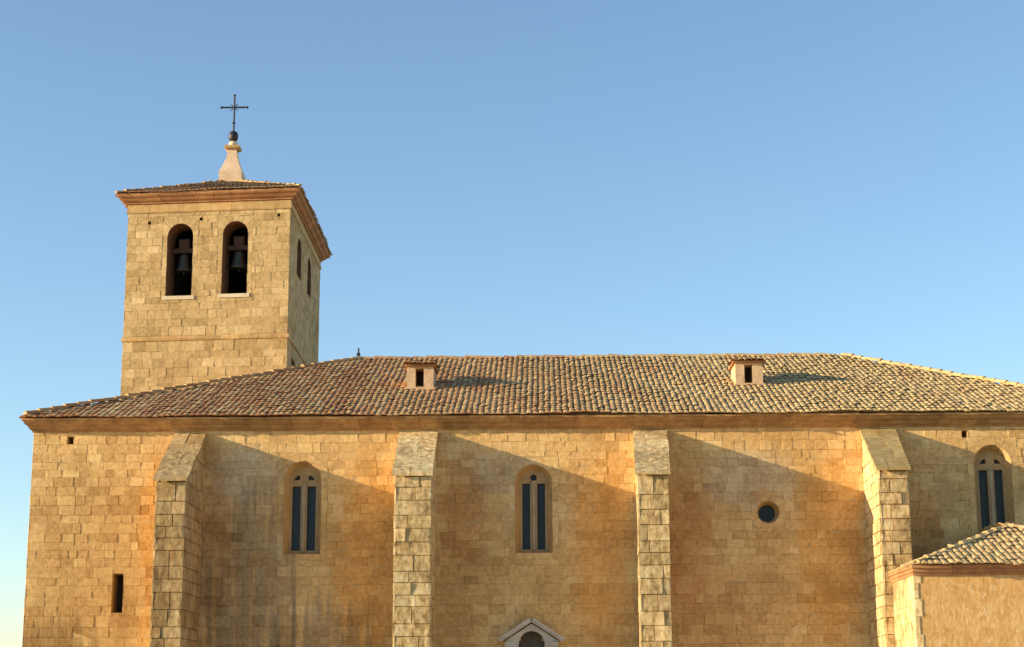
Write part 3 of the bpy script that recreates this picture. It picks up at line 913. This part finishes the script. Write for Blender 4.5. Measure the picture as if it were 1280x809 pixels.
# bells hang in the openings
for q, lab, sz, zz in ((B1, 'bronze bell hanging in the arched tower opening farther from the east face', 0.27, 15.45), (B2, 'grey green bell hanging in the arched tower opening beside the east face', 0.30, 15.49)):
    c = FPt((q[0] + q[1]) / 2, 0, -0.52)
    bell = thing('bell', lab, 'bell', (c.x, c.y, zz), 'bells in the tower front openings')
    m = MB()
    m.lathe((c.x, c.y, zz), [(sz * 0.93, -0.0), (sz, 0.0), (sz * 0.97, 0.06), (sz * 0.80, 0.18), (sz * 0.66, 0.34), (sz * 0.60, 0.50), (sz * 0.52, 0.58), (sz * 0.2, 0.63)], 28)
    m.build('bell_body', M['bronze'], bell, True)
    y = MB()
    t = FPt.t
    a = c + Vector((0, 0, zz + 0.632)) ; half = (q[1] - q[0]) / 2
    y.obox(a - t * half - FPt.n * 0.08, t * half * 2, FPt.n * 0.16, (0, 0, 0.15))
    y.obox(a - t * 0.17 - FPt.n * 0.09 + Vector((0, 0, 0.152)), t * 0.34, FPt.n * 0.18, (0, 0, 0.30))
    for s_ in (-1, 1): y.obox(a + t * (s_ * 0.12 - 0.015) - FPt.n * 0.10, t * 0.03, FPt.n * 0.20, (0, 0, 0.47))
    y.build('yoke', M['wood'], bell)
    cl = MB(); cl.tube((c.x, c.y, zz + 0.4), (c.x, c.y, zz - 0.02), 0.018, 8); cl.lathe((c.x, c.y, zz - 0.1), [(0.02, 0), (0.055, 0.04), (0.055, 0.08), (0.02, 0.12)], 12)
    cl.build('clapper', M['iron'], bell)

# ------------------------------------------------------------------ annex at the right
annex = thing('annex', 'low orange rubble annex with hipped tile roof in front of the church wall', 'building', (11.2, -2.5, 0))
AX0, AX1, AY0 = 8.30, 14.12, -4.90
ZA = 4.56
an = MB()
ALP = Plane((AX0, 0, 0), (0, 1, 0), (-1, 0, 0))
an.face([(AX0, AY0, -0.3), (AX1, AY0, -0.3), (AX1, AY0, ZA), (AX0, AY0, ZA)], 0, 0.5, (0, -1, 0))
an.face([(AX1, AY0, -0.3), (AX1, -0.02, -0.3), (AX1, -0.02, ZA), (AX1, AY0, ZA)], 0, 0.5, (1, 0, 0))
holed(an, ALP, rect(AY0 + 0.02, -0.02, -0.3, ZA), [], -0.02, 2)
stones(an, ALP, AY0, -PROJ - 0.03, courses(-0.25, ZA, 0.3, 0.42, rng), (0.4, 0.8), rng, mat=1)
# pale corner stones, long and short by turns
zz = -0.25; i = 0
while zz < ZA - 0.1:
    h = min(rng.uniform(0.32, 0.42), ZA - zz)
    w = 0.16 if i % 2 else 0.30
    an.box(AX0 - 0.012, AX0 + w * 0.5, AY0 - 0.012 - rng.uniform(0, 0.006), AY0 + 0.3, zz + 0.006, zz + h - 0.006, 1, rng.uniform(0.4, 0.9))
    zz += h; i += 1
an.build('wall', [M['rubble'], M['buttress'], M['mortar']], annex)
ac = MB()
aplan = [(AX0, AY0), (AX1, AY0), (AX1, 0.0), (AX0, 0.0)]
cornice_mesh(ac, aplan, [(-0.03, 4.40), (0.05, 4.40), (0.07, 4.46), (0.14, 4.47), (0.15, 4.54), (0.23, 4.55), (0.24, 4.62), (0.0, 4.63)], [1, 1, 0, 0.35], 0, 0.8, 0.006)
ac.build('cornice', M['cornice_brick'], annex)
ar = MB()
AE = [Vector((p.x, p.y, 4.635)) for p in offset_poly(aplan, [0.30, 0.30, 0, 0.04])]
hx = (AX0 + AX1) / 2
AR0, AR1 = Vector((hx, AE[0].y + (AE[1].x - AE[0].x) / 2 * 1.0, 5.76)), Vector((hx, -0.02, 5.76))
rt3 = random.Random(9)
AE[2].y = AE[3].y = -0.02
tile_plane(ar, [AE[0], AE[1], AR0], rt3)
tile_plane(ar, [AE[3], AE[0], AR0, AR1], rt3)
tile_plane(ar, [AE[1], AE[2], AR1, AR0], rt3)
ridge_caps(ar, AE[0] + Vector((0.08, 0.08, 0.03)), AR0, rt3, r=0.08); ridge_caps(ar, AE[1] + Vector((-0.08, 0.08, 0.03)), AR0, rt3); ridge_caps(ar, AR0, AR1 - Vector((0, 0.3, 0)), rt3)
ar.build('roof', [M['tile_lichen'], M['mortar']], annex)
